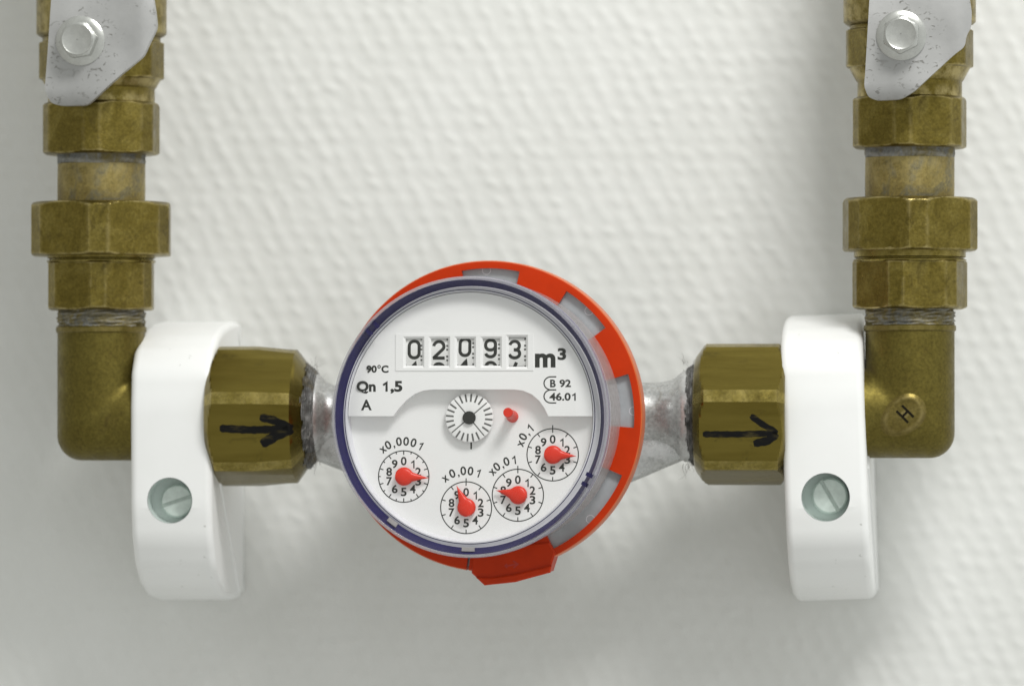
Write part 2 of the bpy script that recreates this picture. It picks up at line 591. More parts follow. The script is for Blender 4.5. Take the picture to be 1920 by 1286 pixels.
# ------------------------------------------------------------------ the two risers: valve, nipple, union nut, adapter, elbow
def rise(y, ax):
    return W(ax, y, YA).z
def build_riser(S):
    ax = S['ax']
    X = W(ax, 500, YA).x
    k = mpp(ax, YA)
    C0 = Vector((X, YA, 0))
    z = lambda y: rise(y, ax)
    side = S['side']
    # --- elbow
    zc = z(S['elbow_axis'])
    r = S['elbow_r']*k
    dr = S['dir']
    n, na = 72, 12
    H, Lh = z(S['elbow_top'])-zc, S['elbow_len']*k
    V, F = [], []
    m = na+5
    for i in range(n):
        ph = 2*math.pi*i/n
        d, dep = r*math.cos(ph), r*math.sin(ph)
        t = (d/r+1)/2
        rho = .5*(1-t)+.56*r*t
        pl = [(-d, H), (-d, H*.55-d+rho)]
        for j in range(na+1):
            al = math.pi/2*j/na
            pl.append((-d+rho-rho*math.cos(al), -d+rho-rho*math.sin(al)))
        pl += [(Lh*.5, -d), (Lh, -d)]
        V += [Vector((X+dr*a, YA-dep, zc+b)) for a, b in pl]
    for i in range(n):
        q = (i+1) % n
        for j in range(m-1):
            F.append((i*m+j, i*m+j+1, q*m+j+1, q*m+j))
    # collar lip at the mouth
    lv, lf = lathe([(r-.05, 0), (r+.35, -.25), (r+.35, -1.3), (r-.1, -1.7)], 72)
    lv2, lf2 = lathe([(r-.05, 0), (r-2, 0.0)], 72)
    el = empty('pipe_elbow', (X, YA, zc-r))
    body = make('elbow_body', V, F, M['brass_elbow'], el, smooth=40)
    mb = MB().add(*xf((lv, lf), (X, YA, z(S['elbow_top'])))).add(*xf((lv2, lf2), (X, YA, z(S['elbow_top']))))
    make('mouth_rim', mb.V, mb.F, M['brass_elbow'], el)
    # grey jointing on the thread above the elbow
    zt, zb = z(S['adapter_bot']), z(S['elbow_top'])
    prof = []
    nn = 22
    for j in range(nn+1):
        t = j/nn
        prof.append((r-.25+.10*math.sin(t*nn*1.3)+.30*math.sin(t*3.1)+random.uniform(-.06, .06), zb-.3+(zt-zb+.8)*t))
    ph0 = random.random()*6
    v, f = lathe(prof, 96, lambda a, zz: .16*math.sin(5*a+zz*3+ph0)+.10*math.sin(13*a-zz*7)+random.uniform(-.03, .03))
    make('sealing_thread', *xf((v, f), C0), M['seal_grey'], el, smooth=60)
    if S['mark']:
        bvh = BVHTree.FromPolygons(V, F)
        c = W(1697, 776, YA-r)
        ca, sa = math.cos(math.radians(38)), math.sin(math.radians(38))
        def on(u, w_, off):
            x, zz = c.x+(u*ca-w_*sa), c.z+(u*sa+w_*ca)
            h = bvh.ray_cast(Vector((x, YA-60, zz)), Vector((0, 1, 0)))
            y = h[0].y if h[0] is not None else YA
            return Vector((x, y-off, zz))
        pv, pf = [], []
        nr, nt_ = 9, 48
        for j in range(nr+1):
            s = j/nr
            for i in range(nt_):
                a = 2*math.pi*i/nt_
                off = .35 if s < .64 else .35+.38*math.sin((s-.64)/.2*math.pi)*.6 if s < .84 else .35*max(0, (1-s)/.16)-.05
                pv.append(on(6.0*s*math.cos(a)*(1-.12*math.cos(a)), 4.4*s*math.sin(a), off))
        for j in range(nr):
            for i in range(nt_):
                q = (i+1) % nt_
                pf.append((j*nt_+i, j*nt_+q, (j+1)*nt_+q, (j+1)*nt_+i))
        make('maker_boss', pv, pf, M['brass_boss'], el, smooth=60)
        mb = MB()
        for a, b in (((-.9, -1.9), (-.9, 1.9)), ((.9, -1.9), (.9, 1.9)), ((-.9, 0), (.9, 0))):
            # strokes run in a frame turned so the letter lies on its side along the boss
            rv, rf = ribbon(densify([a, b], .4), .55)
            th = math.radians(7)
            mb.add([on(p.x*math.cos(th)-p.y*math.sin(th), p.x*math.sin(th)+p.y*math.cos(th), .47) for p in rv], rf)
        make('stamped_letter', mb.V, mb.F, M['dark'], el)
    tag(el, S['elbow_label'], 'pipe elbow', 'brass elbows at the foot of the risers')
    # --- hex adapter with its bright thread ring
    ad = empty('hex_adapter', (X, YA, z(S['adapter_bot'])))
    a0, a1 = z(S['adapter_bot']), z(S['adapter_top'])
    ra = S['adapter_r']*k
    v, f = polynut(ra*.905, a0, a1, 6, S['adapter_rot'], ch0=ra*.90, ch1=ra*.985, corner=ra*.97, rin=6)
    make('hex_body', *xf((v, f), C0), M['brass_cast'], ad, smooth=24)
    zu = z(S['nut_bot'])
    v, f = lathe([(7, a1-.2), (ra*.935, a1-.2), (ra*.955, a1+.15), (ra*.955, a1+.35), (ra*.91, a1+.55), (ra*.91, a1+.75), (ra*.945, a1+.95), (ra*.945, zu+.4), (7, zu+.4)], 96)
    make('thread_ring', *xf((v, f), C0), M['brass_nut'], ad, smooth=30)
    tag(ad, 'short hexagonal brass adapter screwed onto the '+side+' elbow', 'pipe fitting', 'hexagonal adapters above the elbows')
    # --- large union nut
    un = empty('union_nut', (X, YA, zu))
    n0, n1 = zu, z(S['nut_top'])
    rn = S['nut_r']*k
    v, f = polynut(rn*.905, n0, n1, 6, S['nut_rot'], ch0=rn*.94, ch1=rn*.90, corner=rn*.97, rin=7, slope=1.5)
    make('nut_body', *xf((v, f), C0), M['brass_cast'], un, smooth=20)
    tag(un, 'large hexagonal brass union nut on the riser above the '+side+' elbow', 'union nut', 'union nuts on the risers')
    # --- nipple pipe
    rp = S['pipe_r']*k
    zt = z(S['collar_bot'])
    v, f = lathe([(rp, n1-.4), (rp+.05, n1+3), (rp, zt-2.2), (rp-.25, zt-1.9), (rp-.25, zt+.5)], 96, lambda a, zz: .05*math.sin(3*a+zz*.5))
    pn = empty('pipe_nipple', (X, YA, n1))
    make('tube', *xf((v, f), C0), M['brass_pipe'], pn)
    v, f = lathe([(rp-.3, zt-2.6), (rp+.05, zt-2.0), (rp+.18, zt-1.2), (rp+.02, zt-.5), (rp+.2, zt+.2)], 96, lambda a, zz: .12*math.sin(4*a+zz*3)+random.uniform(-.06, .06))
    make('sealing_thread', *xf((v, f), C0), M['seal_grey'], pn, smooth=60)
    tag(pn, 'short tarnished brass pipe between union nut and valve on the '+side+' riser', 'pipe', 'pipe nipples under the valves')
    # --- ball valve
    bv = empty('ball_valve', (X, YA, zt))
    c1 = z(S['collar_top'])
    rc = S['collar_r']*k
    v, f = polynut(rc*.915, zt, c1, 6, S['collar_rot'], ch0=rc*.92, ch1=rc*.90, corner=rc*.975, rin=7, slope=1.6)
    make('hex_collar', *xf((v, f), C0), M['brass_cast'], bv, smooth=22)
    s0, s1, s2, s3, s4 = [z(y) for y in S['body_y']]
    rb, rm, rk = S['body_r']*k, S['mid_r']*k, S['neck_r']*k
    v, f = lathe([(7, c1-.3), (rk, c1-.3), (rk, s0), (rk+.4, s0+.5), (rm*.955, s1), (7, s1+.4)], 96)
    mb = MB().add(*xf((v, f), C0))
    make('valve_neck', mb.V, mb.F, M['brass_cast'], bv, smooth=28)
    v, f = polynut(rm*.965, s1-.2, s2, 8, .18, ch0=rm*.95, ch1=rm*.97, corner=rm*1.0, rin=7)
    make('valve_middle', *xf((v, f), C0), M['brass_cast'], bv, smooth=16)
    zt2 = s3+62
    v, f = lathe([(7, s2-.2), (rm*.945, s2-.2), (rm*.945, s3-.5), (rb*.97, s3), (rb, s3+.5), (rb, s3+16), (rb*1.02, s3+22), (rb, s3+30), (rb*.9, s3+40), (rb*.9, zt2), (7, zt2)], 96)
    make('valve_body', *xf((v, f), C0), M['brass_cast'], bv, smooth=28)
    # gland below the lever
    YL = YA-S['body_r']*k-6.0
    bc = W(*S['bolt'], YL)
    v, f = lathe([(9.2, 0), (9.2, rb*.6+2), (7.6, rb*.6+3), (7.6, rb+2.8)], 64)
    make('gland', *xf((v, f), (bc.x+.6, YA-1, bc.z), 'Y'), M['brass_cast'], bv)
    # lever plate
    lp = [(W(px, py, YL).x, W(px, py, YL).z) for px, py in S['lever']]
    nL = len(lp)
    # rounded outline
    sm = []
    for i in range(nL):
        a, b, c = Vector(lp[i-1]), Vector(lp[i]), Vector(lp[(i+1) % nL])
        for t in (.18, .10, .04):
            pass
        q1, q2 = b.lerp(a, min(.35, 1.0/max(.01, (a-b).length))), b.lerp(c, min(.35, 1.0/max(.01, (c-b).length)))
        for t in (0, .33, .67, 1):
            sm.append(tuple(q1.lerp(b, t).lerp(b.lerp(q2, t), t)))
    sm2 = densify(sm+[sm[0]], 1.6)[:-1]
    pts, edges = [Vector(p) for p in sm2], [(i, (i+1) % len(sm2)) for i in range(len(sm2))]
    xs_ = [p.x for p in pts]
    zs_ = [p.y for p in pts]
    gx = min(xs_)
    while gx < max(xs_):
        gz = min(zs_)
        while gz < max(zs_):
            pts.append(Vector((gx+.013, gz+.017)))
            gz += 1.3
        gx += 1.3
    vv, ee, ff, *_ = delaunay_2d_cdt(pts, edges, [], 1, 1e-5)
    zbend, xbend = W(ax, S['bend_y'], YL).z, W(S['bend_x'], 60, YL).x
    def dep(p):
        d = 0
        if p.y < zbend:
            t = zbend-p.y
            d += .16*t*t if t < 3 else .16*9+.96*(t-3)
        if p.x > xbend:
            t = p.x-xbend
            d += .10*t*t if t < 2.5 else .10*6.25+.5*(t-2.5)
        return d+.10*math.sin(p.x*.31+p.y*.23)
    th = 2.4
    nv = len(vv)
    V = [Vector((p.x, YL+dep(p), p.y)) for p in vv]+[Vector((p.x, YL+th+dep(p), p.y)) for p in vv]
    F = [tuple(t) for t in ff]+[tuple(i+nv for i in t[::-1]) for t in ff]
    cnt = {}
    for t in ff:
        for i in range(len(t)):
            e = (t[i], t[(i+1) % len(t)])
            cnt[tuple(sorted(e))] = cnt.get(tuple(sorted(e)), [])+[e]
    for e, l in cnt.items():
        if len(l) == 1:
            a, b = l[0]
            F.append((b, a, a+nv, b+nv))
    lv_ = make('lever', V, F, M['steel'], bv, smooth=50)
    bvm = lv_.modifiers.new('edge', 'BEVEL')
    bvm.width = .0003
    bvm.segments = 2
    bvm.limit_method = 'ANGLE'
    # flange bolt
    kb = mpp(S['bolt'][0], YL)
    R = S['bolt_r']*kb
    v, f = lathe([(R-.3, -.5), (R, -.1), (R, .45), (R-.2, .6), (R*.72, .95), (.2, 1.1)], 72)
    fl = make('bolt_flange', *xf((v, f), (bc.x, YL, bc.z), 'Y'), M['bolt'], bv)
    rh = R*.77
    v, f = polynut(rh*.885, .9, 4.9, 6, S['bolt_rot'], ch1=rh*.84, corner=rh*1.0, rin=rh*.70, slope=1.3)
    mb = MB().add(*xf((v, f), (bc.x, YL, bc.z), 'Y'))
    v, f = lathe([(rh*.83, 4.88), (rh*.82, 5.05), (rh*.78, 5.1), (rh*.70, 4.95), (.1, 4.92)], 60)
    mb.add(*xf((v, f), (bc.x, YL, bc.z), 'Y'))
    make('bolt_head', mb.V, mb.F, M['bolt'], bv, smooth=26)
    tag(bv, 'brass ball valve with grey bolted lever above the '+side+' elbow', 'ball valve', 'shut off valves')

LEFT = dict(ax=190, side='plain unmarked', dir=1, elbow_axis=781, elbow_r=82, elbow_top=612, elbow_len=150, adapter_bot=582, adapter_top=492,
            adapter_r=107, adapter_rot=math.radians(-88+4), nut_bot=480, nut_top=380, nut_r=142, nut_rot=math.radians(-87+4),
            pipe_r=82, collar_bot=291, collar_top=193, collar_r=114, collar_rot=math.radians(-90), mark=False,
            body_y=(168, 150, 80, 68, 0), body_r=122, mid_r=117, neck_r=100, bolt=(151, 77), bolt_r=46.5, bolt_rot=math.radians(8),
            bend_y=168, bend_x=258,
            lever=[(108, -170), (86, 140), (84, 165), (93, 193), (112, 198), (160, 197), (178, 184), (228, 139), (268, 106), (280, 78), (292, 52), (290, 28), (262, -170)],
            elbow_label='plain brass pipe elbow without any stamped letter, feeding the meter')
RIGHT = dict(ax=1706, side='H stamped', dir=-1, elbow_axis=775, elbow_r=83.5, elbow_top=609, elbow_len=170, adapter_bot=580, adapter_top=490,
             adapter_r=111, adapter_rot=math.radians(-103), nut_bot=471, nut_top=372, nut_r=134, nut_rot=math.radians(-82),
             pipe_r=83.5, collar_bot=279, collar_top=183, collar_r=112, collar_rot=math.radians(-96), mark=True,
             body_y=(155, 128, 56, 46, 0), body_r=124, mid_r=119, neck_r=98, bolt=(1690, 67), bolt_r=47, bolt_rot=math.radians(26),
             bend_y=160, bend_x=1792,
             lever=[(1640, -170), (1622, 139), (1620, 162), (1627, 181), (1644, 188), (1689, 186), (1714, 172), (1788, 103), (1809, 87), (1812, 66), (1821, 50), (1822, 20), (1790, -170)],
             elbow_label='brass pipe elbow with a raised boss stamped with the letter H')
build_riser(LEFT)
build_riser(RIGHT)

# ------------------------------------------------------------------ coupling nuts with marker arrows
def marker(nutV, nutF, strokes, parent, ypx):
    bvh = BVHTree.FromPolygons([Vector(v) for v in nutV], nutF)
    mb = MB()
    for pts, w0 in strokes:
        P = []
        for px, py in pts:
            q = W(px, py, YA-14)
            P.append((q.x, q.z))
        P = densify(P, .35)
        n = len(P)
        rows = 6
        V, F = [], []
        for i in range(n):
            a, b = Vector(P[max(0, i-1)]), Vector(P[min(n-1, i+1)])
            d = (b-a).normalized()
            nn = Vector((-d.y, d.x))
            e = min(i, n-1-i)*.35
            w = w0*.118*min(1, .62+e*.5)*(1+.07*math.sin(i*.9)+random.uniform(-.05, .05))
            for j in range(rows):
                t = (j/(rows-1)-.5)*w
                p = Vector(P[i])+nn*t
                h = bvh.ray_cast(Vector((p.x, YA-60, p.y)), Vector((0, 1, 0)))
                y = h[0].y if h[0] is not None else YA-12
                V.append(Vector((p.x, y-.05-.012*len(mb.I and [1]), p.y)))
        for i in range(n-1):
            for j in range(rows-1):
                F.append((i*rows+j, i*rows+j+1, (i+1)*rows+j+1, (i+1)*rows+j))
        mb.add(V, F)
    make('marker_arrow', mb.V, mb.F, M['marker'], parent, smooth=60)

def build_coupling(x0, x1, y0, y1, ch_left, label, strokes, seal_side, tail):
    cyx = (y0+y1)/2
    k = mpp((x0+x1)/2, YA)
    a, b = W(x0, cyx, YA), W(x1, cyx, YA)
    R = (y1-y0)/2*k
    c = Vector((0, YA, a.z))
    cn = empty('coupling_nut', ((a.x+b.x)/2, YA, a.z-R))
    ap = R*.955
    rot = math.radians(-30-15)
    c0, c1 = (R*.82, R*.90) if ch_left else (R*.85, R*.74)
    v, f = polynut(ap, a.x, b.x, 6, rot, ch0=c0, ch1=c1, corner=R*1.045, rin=7.5, slope=1.4)
    nv, nf = xf((v, f), c, 'X')
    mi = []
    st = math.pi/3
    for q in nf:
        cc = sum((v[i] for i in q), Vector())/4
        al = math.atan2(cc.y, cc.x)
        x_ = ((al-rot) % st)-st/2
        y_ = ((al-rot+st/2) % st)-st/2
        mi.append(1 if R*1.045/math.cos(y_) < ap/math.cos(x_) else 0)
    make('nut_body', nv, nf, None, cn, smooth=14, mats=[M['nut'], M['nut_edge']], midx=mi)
    marker(nv, nf, strokes, cn, cyx)
    # grey fibrous jointing squeezed out of the mouth towards the meter
    s = 1 if seal_side > 0 else -1
    xe = b.x if s > 0 else a.x
    prof = []
    nn = 26
    for j in range(nn+1):
        t = j/nn
        rr = R*(.77-.13*t*t)+.22*math.sin(j*1.9)*(1-.4*t)
        prof.append((rr, s*(-1.2+t*3.3)))
    prof.append((7.0, s*2.2))
    p1 = random.random()*6
    v, f = lathe(prof, 140, lambda q, zz: .38*math.sin(7*q+zz*1.8+p1)*math.sin(3*q+1)+.20*math.sin(17*q-zz*3)+random.uniform(-.14, .14))
    sl = make('jointing_ring', *xf((v, f), (xe, YA, a.z), 'X'), M['seal_dark'], cn, smooth=70)
    # stray fibres
    mb = MB()
    for i in range(34):
        th = random.uniform(0, 2*math.pi)
        r0 = R*.74
        p = Vector((xe+s*random.uniform(.2, 2.8), YA-r0*math.cos(th), a.z+r0*math.sin(th)))
        d = Vector((s*random.uniform(-.3, .7), -math.cos(th)*random.uniform(.3, 1), math.sin(th)*random.uniform(.3, 1))).normalized()
        up = Vector((random.uniform(-1, 1), random.uniform(-1, 1), random.uniform(-1, 1)))
        ln = random.uniform(1.2, 3.4)
        pts = []
        for q in range(7):
            t = q/6
            pts.append(p+d*ln*t+up*ln*.45*t*t+Vector((s*math.sin(t*6)*.25, 0, math.cos(t*5)*.25)))
        V, F = [], []
        for q, pp in enumerate(pts):
            w = .07*(1-.5*q/6)
            V += [pp+Vector((w, 0, 0)), pp+Vector((-w*.5, w*.8, 0)), pp+Vector((-w*.5, -w*.8, w*.3))]
        for q in range(6):
            for e in range(3):
                F.append((q*3+e, q*3+(e+1) % 3, q*3+3+(e+1) % 3, q*3+3+e))
        mb.add(V, F)
    fo = make('loose_fibres', mb.V, mb.F, M['fibre'], cn)
    fo['kind'] = 'stuff'
    tag(cn, label, 'coupling nut', 'coupling nuts on the meter')
build_coupling(397, 580, 654, 907, False, 'brass coupling nut whose black marker arrow points to the water meter',
               [([(413, 803), (470, 806), (548, 804)], 15), ([(489, 782), (515, 788), (549, 803)], 16), ([(549, 804), (520, 816), (490, 833)], 19)], 1, None)
build_coupling(1304, 1476, 649, 905, True, 'brass coupling nut whose black marker arrow points away from the water meter',
               [([(1318, 814), (1390, 814), (1452, 812)], 12), ([(1408, 779), (1428, 794), (1458, 812)], 12), ([(1458, 813), (1440, 826), (1413, 832)], 16)], -1, None)

# ------------------------------------------------------------------ white wall clamps
def build_clamp(S):
    k = mpp(S['xc'], YA-12)
    prof = S['prof']                  # (py, depth from wall)
    D = 50.0
    xl, xr = S['x']
    a, b = W(xl, 800, -D), W(xr, 800, -D)
    xm, hw = (a.x+b.x)/2, (b.x-a.x)/2
    zz = lambda py: W(S['xc'], py, -38).z
    front = [(zz(py), d*50/42) for py, d in prof]
    capP = front+[(zz(1131), 0.3)]
    baseP = [(zz(py), d*50/42) for py, d in S['part']]
    zbase = zz(1131)
    ce = empty('pipe_clamp', (xm, 0, zbase))
    ce.rotation_euler = (0, S['tilt'], 0)
    ORIGIN[ce.name] = Vector((xm, 0, zbase))
    def prism(P, h, bev, name, hole=None):
        n = len(P)
        pts = []
        P = densify(P+[P[0]], 2.2)[:-1]
        n = len(P)
        ar = sum(P[i][0]*P[(i+1) % n][1]-P[(i+1) % n][0]*P[i][1] for i in range(n))
        if ar < 0:
            P = P[::-1]
        def inset(P, d):
            out = []
            for i in range(n):
                A, B, C = Vector(P[i-1]), Vector(P[i]), Vector(P[(i+1) % n])
                d1, d2 = (B-A).normalized(), (C-B).normalized()
                n1, n2 = Vector((-d1.y, d1.x)), Vector((-d2.y, d2.x))
                m = (n1+n2)
                m = m.normalized() if m.length > 1e-6 else n1
                out.append(B+m*d/max(.6, m.dot(n1)))
            return out
        mb = MB()
        levels = []
        ns = 6
        for q in range(ns+1):
            al = math.pi/2*q/ns
            levels.insert(0, (-h+bev*(1-math.sin(al)), bev*(1-math.cos(al))))
        levels += [(-x, d) for x, d in levels[::-1]]
        V, F = [], []
        for x, d in levels:
            for p in inset(P, d):
                V.append(Vector((xm+x, -p.y, p.x)))
        m = len(levels)
        for j in range(m-1):
            for i in range(n):
                q = (i+1) % n
                F.append((j*n+i, j*n+q, (j+1)*n+q, (j+1)*n+i))
        mb.add(V, F)
        for x, d in (levels[0], levels[-1]):
            ip = inset(P, d)
            v, f = tess([[tuple(p) for p in ip]])
            mb.add([Vector((xm+x, -p.y, p.x)) for p in v], f)
        bm = bmesh.new()
        vs_ = [bm.verts.new(v) for v in mb.V]
        for f in mb.F:
            try:
                bm.faces.new([vs_[i] for i in f])
            except ValueError:
                pass
        bmesh.ops.remove_doubles(bm, verts=bm.verts[:], dist=1e-4)
        bmesh.ops.dissolve_degenerate(bm, edges=bm.edges[:], dist=1e-5)
        bm.verts.index_update()
        V = [v.co.copy() for v in bm.verts]
        F = [tuple(v.index for v in f.verts) for f in bm.faces]
        bm.free()
        return make(name, V, F, M['clamp'], ce, smooth=40)
    base = prism(baseP, hw+.45, .4, 'clamp_base')
    cap = prism(capP, hw, 1.8, 'clamp_band')
    # screw hole through the cap
    hp = W(*S['hole'], -D)
    lp = hp-ORIGIN[ce.name]
    # the Empty is tilted about y: undo for local placement
    loc = Matrix.Rotation(-S['tilt'], 3, 'Y') @ lp
    hr = S['hole_r']*k
    bm = bmesh.new()
    bmesh.ops.create_cone(bm, cap_ends=True, segments=64, radius1=hr*MM, radius2=hr*MM, depth=30*MM,
                          matrix=Matrix.Translation(loc*MM) @ Matrix.Rotation(math.pi/2, 4, 'X'))
    cm = bpy.data.meshes.new('hole_cutter')
    bm.to_mesh(cm)
    bm.free()
    cut = bpy.data.objects.new('hole_cutter', cm)
    COL.objects.link(cut)
    cut.parent = ce
    for tgt in (cap,):
        md = tgt.modifiers.new('hole', 'BOOLEAN')
        md.operation = 'DIFFERENCE'
        md.object = cut
        md.solver = 'EXACT'
    bpy.context.view_layer.update()
    dg = bpy.context.evaluated_depsgraph_get()
    for tgt in (cap,):
        me = bpy.data.meshes.new_from_object(tgt.evaluated_get(dg))
        tgt.modifiers.clear()
        tgt.data = me
        me.polygons.foreach_set('use_smooth', [True]*len(me.polygons))
        me.set_sharp_from_angle(angle=math.radians(40))
    bpy.data.objects.remove(cut)
    # sleeve inside the hole and slotted screw
    sr = S['screw_r']*k
    so = loc+Vector((S['screw_off'][0]*k, 0, -S['screw_off'][1]*k))
    yh = 4.4
    v, f = lathe([(hr-.05, 0), (hr-.05, -6.2), (sr*.6, -6.3)], 64)
    V = [Vector((p.x+loc.x, -p.z+loc.y+.8, p.y+loc.z)) for p in v]
    make('hole_sleeve', V, f, S_sleeve, ce, local=True)
    sl = .11*sr
    mb = MB()
    # head: two half discs with a slot between
    ang = S['slot']
    seg = 40
    ca, sa = math.cos(ang), math.sin(ang)
    def pt(x, y, dz):
        return Vector((so.x+x*ca-y*sa, so.y+yh-dz, so.z+x*sa+y*ca))
    for sg in (1, -1):
        a0 = math.asin(sl/sr)
        for (r1, z1), (r2, z2) in (((sr, -4), (sr, -.45)), ((sr, -.45), (sr-.4, 0))):
            V, F = [], []
            for i in range(seg+1):
                al = a0+(math.pi-2*a0)*i/seg
                V += [pt(r1*math.cos(al), sg*r1*math.sin(al), z1), pt(r2*math.cos(al), sg*max(sl, r2*math.sin(al)), z2)]
            F = [(2*i, 2*i+2, 2*i+3, 2*i+1) for i in range(seg)]
            mb.add(V, F)
        V = []
        r2 = sr-.4
        for i in range(seg+1):
            al = a0+(math.pi-2*a0)*i/seg
            V.append(pt(r2*math.cos(al), sg*max(sl, r2*math.sin(al)), 0))
        mb.add(V, [tuple(range(seg+1))])
        mb.add([pt(-sr, sg*sl, 0), pt(sr, sg*sl, 0), pt(sr, sg*sl, -1.1), pt(-sr, sg*sl, -1.1)], [(0, 1, 2, 3)])
    mb.add([pt(-sr, -sl, -1.1), pt(sr, -sl, -1.1), pt(sr, sl, -1.1), pt(-sr, sl, -1.1)], [(0, 1, 2, 3)])
    make('slotted_screw', mb.V, mb.F, M['screw'], ce, local=True, smooth=30)
    tag(ce, S['label'], 'pipe clamp', 'white pipe clamps')
S_sleeve = simple('screw_sleeve_plastic', (.66, .73, .70, 1), .35)
PROF = [(600, 0.3), (599, 7), (604, 16), (615, 25), (632, 32), (658, 37.5), (696, 41), (760, 42), (850, 42), (950, 42), (1010, 40.6), (1062, 37), (1098, 31), (1120, 23), (1130, 12), (1131, 4)]
PART = [(690, 0.3), (690, 30), (880, 35), (1118, 6), (1118, .3)]
build_clamp(dict(xc=330, x=(245, 398), prof=PROF, part=PART, tilt=math.radians(-.2), hole=(318, 938), hole_r=43, screw_r=31, screw_off=(8.5, 1.5), slot=math.radians(18),
                 label='white plastic pipe clamp between the plain elbow and the arrow pointing to the meter'))
build_clamp(dict(xc=1548, x=(1478, 1634), prof=[(py-14 if py < 800 else py, d) for py, d in PROF], part=[(py-14 if py < 800 else py, d) for py, d in PART],
                 tilt=math.radians(-2.0), hole=(1548, 932), hole_r=45.5, screw_r=33.5, screw_off=(6.5, -2), slot=math.radians(-62),
                 label='white plastic pipe clamp pressed against the H stamped elbow'))

# ------------------------------------------------------------------ the water meter
TILT = math.radians(4.3)
wn = Vector((-math.sin(TILT), -math.cos(TILT), 0))
wu = Vector((math.cos(TILT), -math.sin(TILT), 0))
wv = Vector((0, 0, 1))
OM = W(915, 780, -60.0)
meter = empty('water_meter', OM)
meter.matrix_world = Matrix(((wu.x, wv.x, wn.x, OM.x*MM), (wu.y, wv.y, wn.y, OM.y*MM), (wu.z, wv.z, wn.z, OM.z*MM), (0, 0, 0, 1)))
ORIGIN['water_meter'] = Vector((0, 0, 0))
tag(meter, 'round white water meter with orange ring, digit counter and four red pointers', 'water meter')
def Lp(px, py, w):
    """pixel -> (u, v) on the meter plane at height w"""
    d = ray(px, py)
    P0 = OM+wn*w
    t = (P0-CAM).dot(wn)/d.dot(wn)
    q = CAM+d*t-P0
    return (q.dot(wu), q.dot(wv))
def mk(name, V, F, mat, parent=meter, **kw):
    return make(name, V, F, mat, parent, local=True, **kw)
kd_ = mpp(880, -75)       # mm per pixel at the dial
WL, WP, WF = 12.9, 15.6, 20.0     # lower dial, upper plate, lens front

# body behind: cup and the two tail pieces
cup = lathe([(5, -40), (24, -38), (29, -32), (31.5, -24), (32.2, -5), (32.2, -3), (5, -3)], 96)
body = mk('meter_body', *cup, M['body_metal'])
def tail(x_px, x2_px, r_prof, name):
    """lathe about the pipe axis between pixels, r in px"""
    V, F = [], []
    n = 64
    rows = []
    for px, r in r_prof:
        p = W(px, 780, YA)
        rows.append((p.x, r*mpp(px, YA)))
    zc = W(880, 780, YA).z
    for x, r in rows:
        for i in range(n):
            a = 2*math.pi*i/n
            V.append(Vector((x, YA-r*math.cos(a), zc+r*math.sin(a))))
    for j in range(len(rows)-1):
        for i in range(n):
            q = (i+1) % n
            F.append((j*n+i, j*n+q, (j+1)*n+q, (j+1)*n+i))
    inv = meter.matrix_world.inverted()
    V = [(inv @ (v*MM))/MM for v in V]
    return mk(name, V, F, M['body_metal'], smooth=40)
tail(0, 0, [(575, 80), (596, 79), (604, 73), (612, 64), (625, 58), (640, 58), (660, 66), (720, 90)], 'inlet_tail')
tail(0, 0, [(1312, 86), (1284, 86), (1276, 80), (1266, 71), (1252, 66), (1235, 63), (1205, 63), (1160, 80)], 'outlet_tail')
def web(pa, pb, ra, rb, yoff, name):
    A, B = W(*pa, YA-yoff), W(*pb, YA-yoff)
    d = (B-A).normalized()
    s = Vector((0, -1, 0))
    t = d.cross(s)
    V, F = [], []
    n = 40
    for P, r in ((A, ra), (A.lerp(B, .5), (ra+rb)/2), (B, rb), (B, .2)):
        for i in range(n):
            a = 2*math.pi*i/n
            V.append(P+s*r*math.cos(a)*.8+t*r*math.sin(a))
    for j in range(3):
        for i in range(n):
            q = (i+1) % n
            F.append((j*n+i, j*n+q, (j+1)*n+q, (j+1)*n+i))
    inv = meter.matrix_world.inverted()
    mk(name, [(inv @ (v*MM))/MM for v in V], F, M['body_metal'], smooth=40)
web((1080, 870), (1292, 806), 9.0, 6.0, 0, 'outlet_web')
web((760, 860), (596, 812), 8.0, 6.2, 0, 'inlet_web')

# grey flange seen through the notches of the ring
fl = mk('inner_flange', *lathe([(20, -1.3), (34.9, -1.3), (34.9, -3.2), (20, -3.2)], 128), M['flange'])
for ang, rr in ((91, 33.6), (46, 33.6), (2, 33.7), (-45, 33.5)):
    a = math.radians(ang)
    c = (rr*math.cos(a), rr*math.sin(a))
    V, F = ribbon(arc(c[0], c[1], .95, .95, 0, 360, 24)[:-1], .16, True)
    mk('moulded_circle', [(p.x, p.y, -1.27) for p in V], F, M['bezel'], fl)

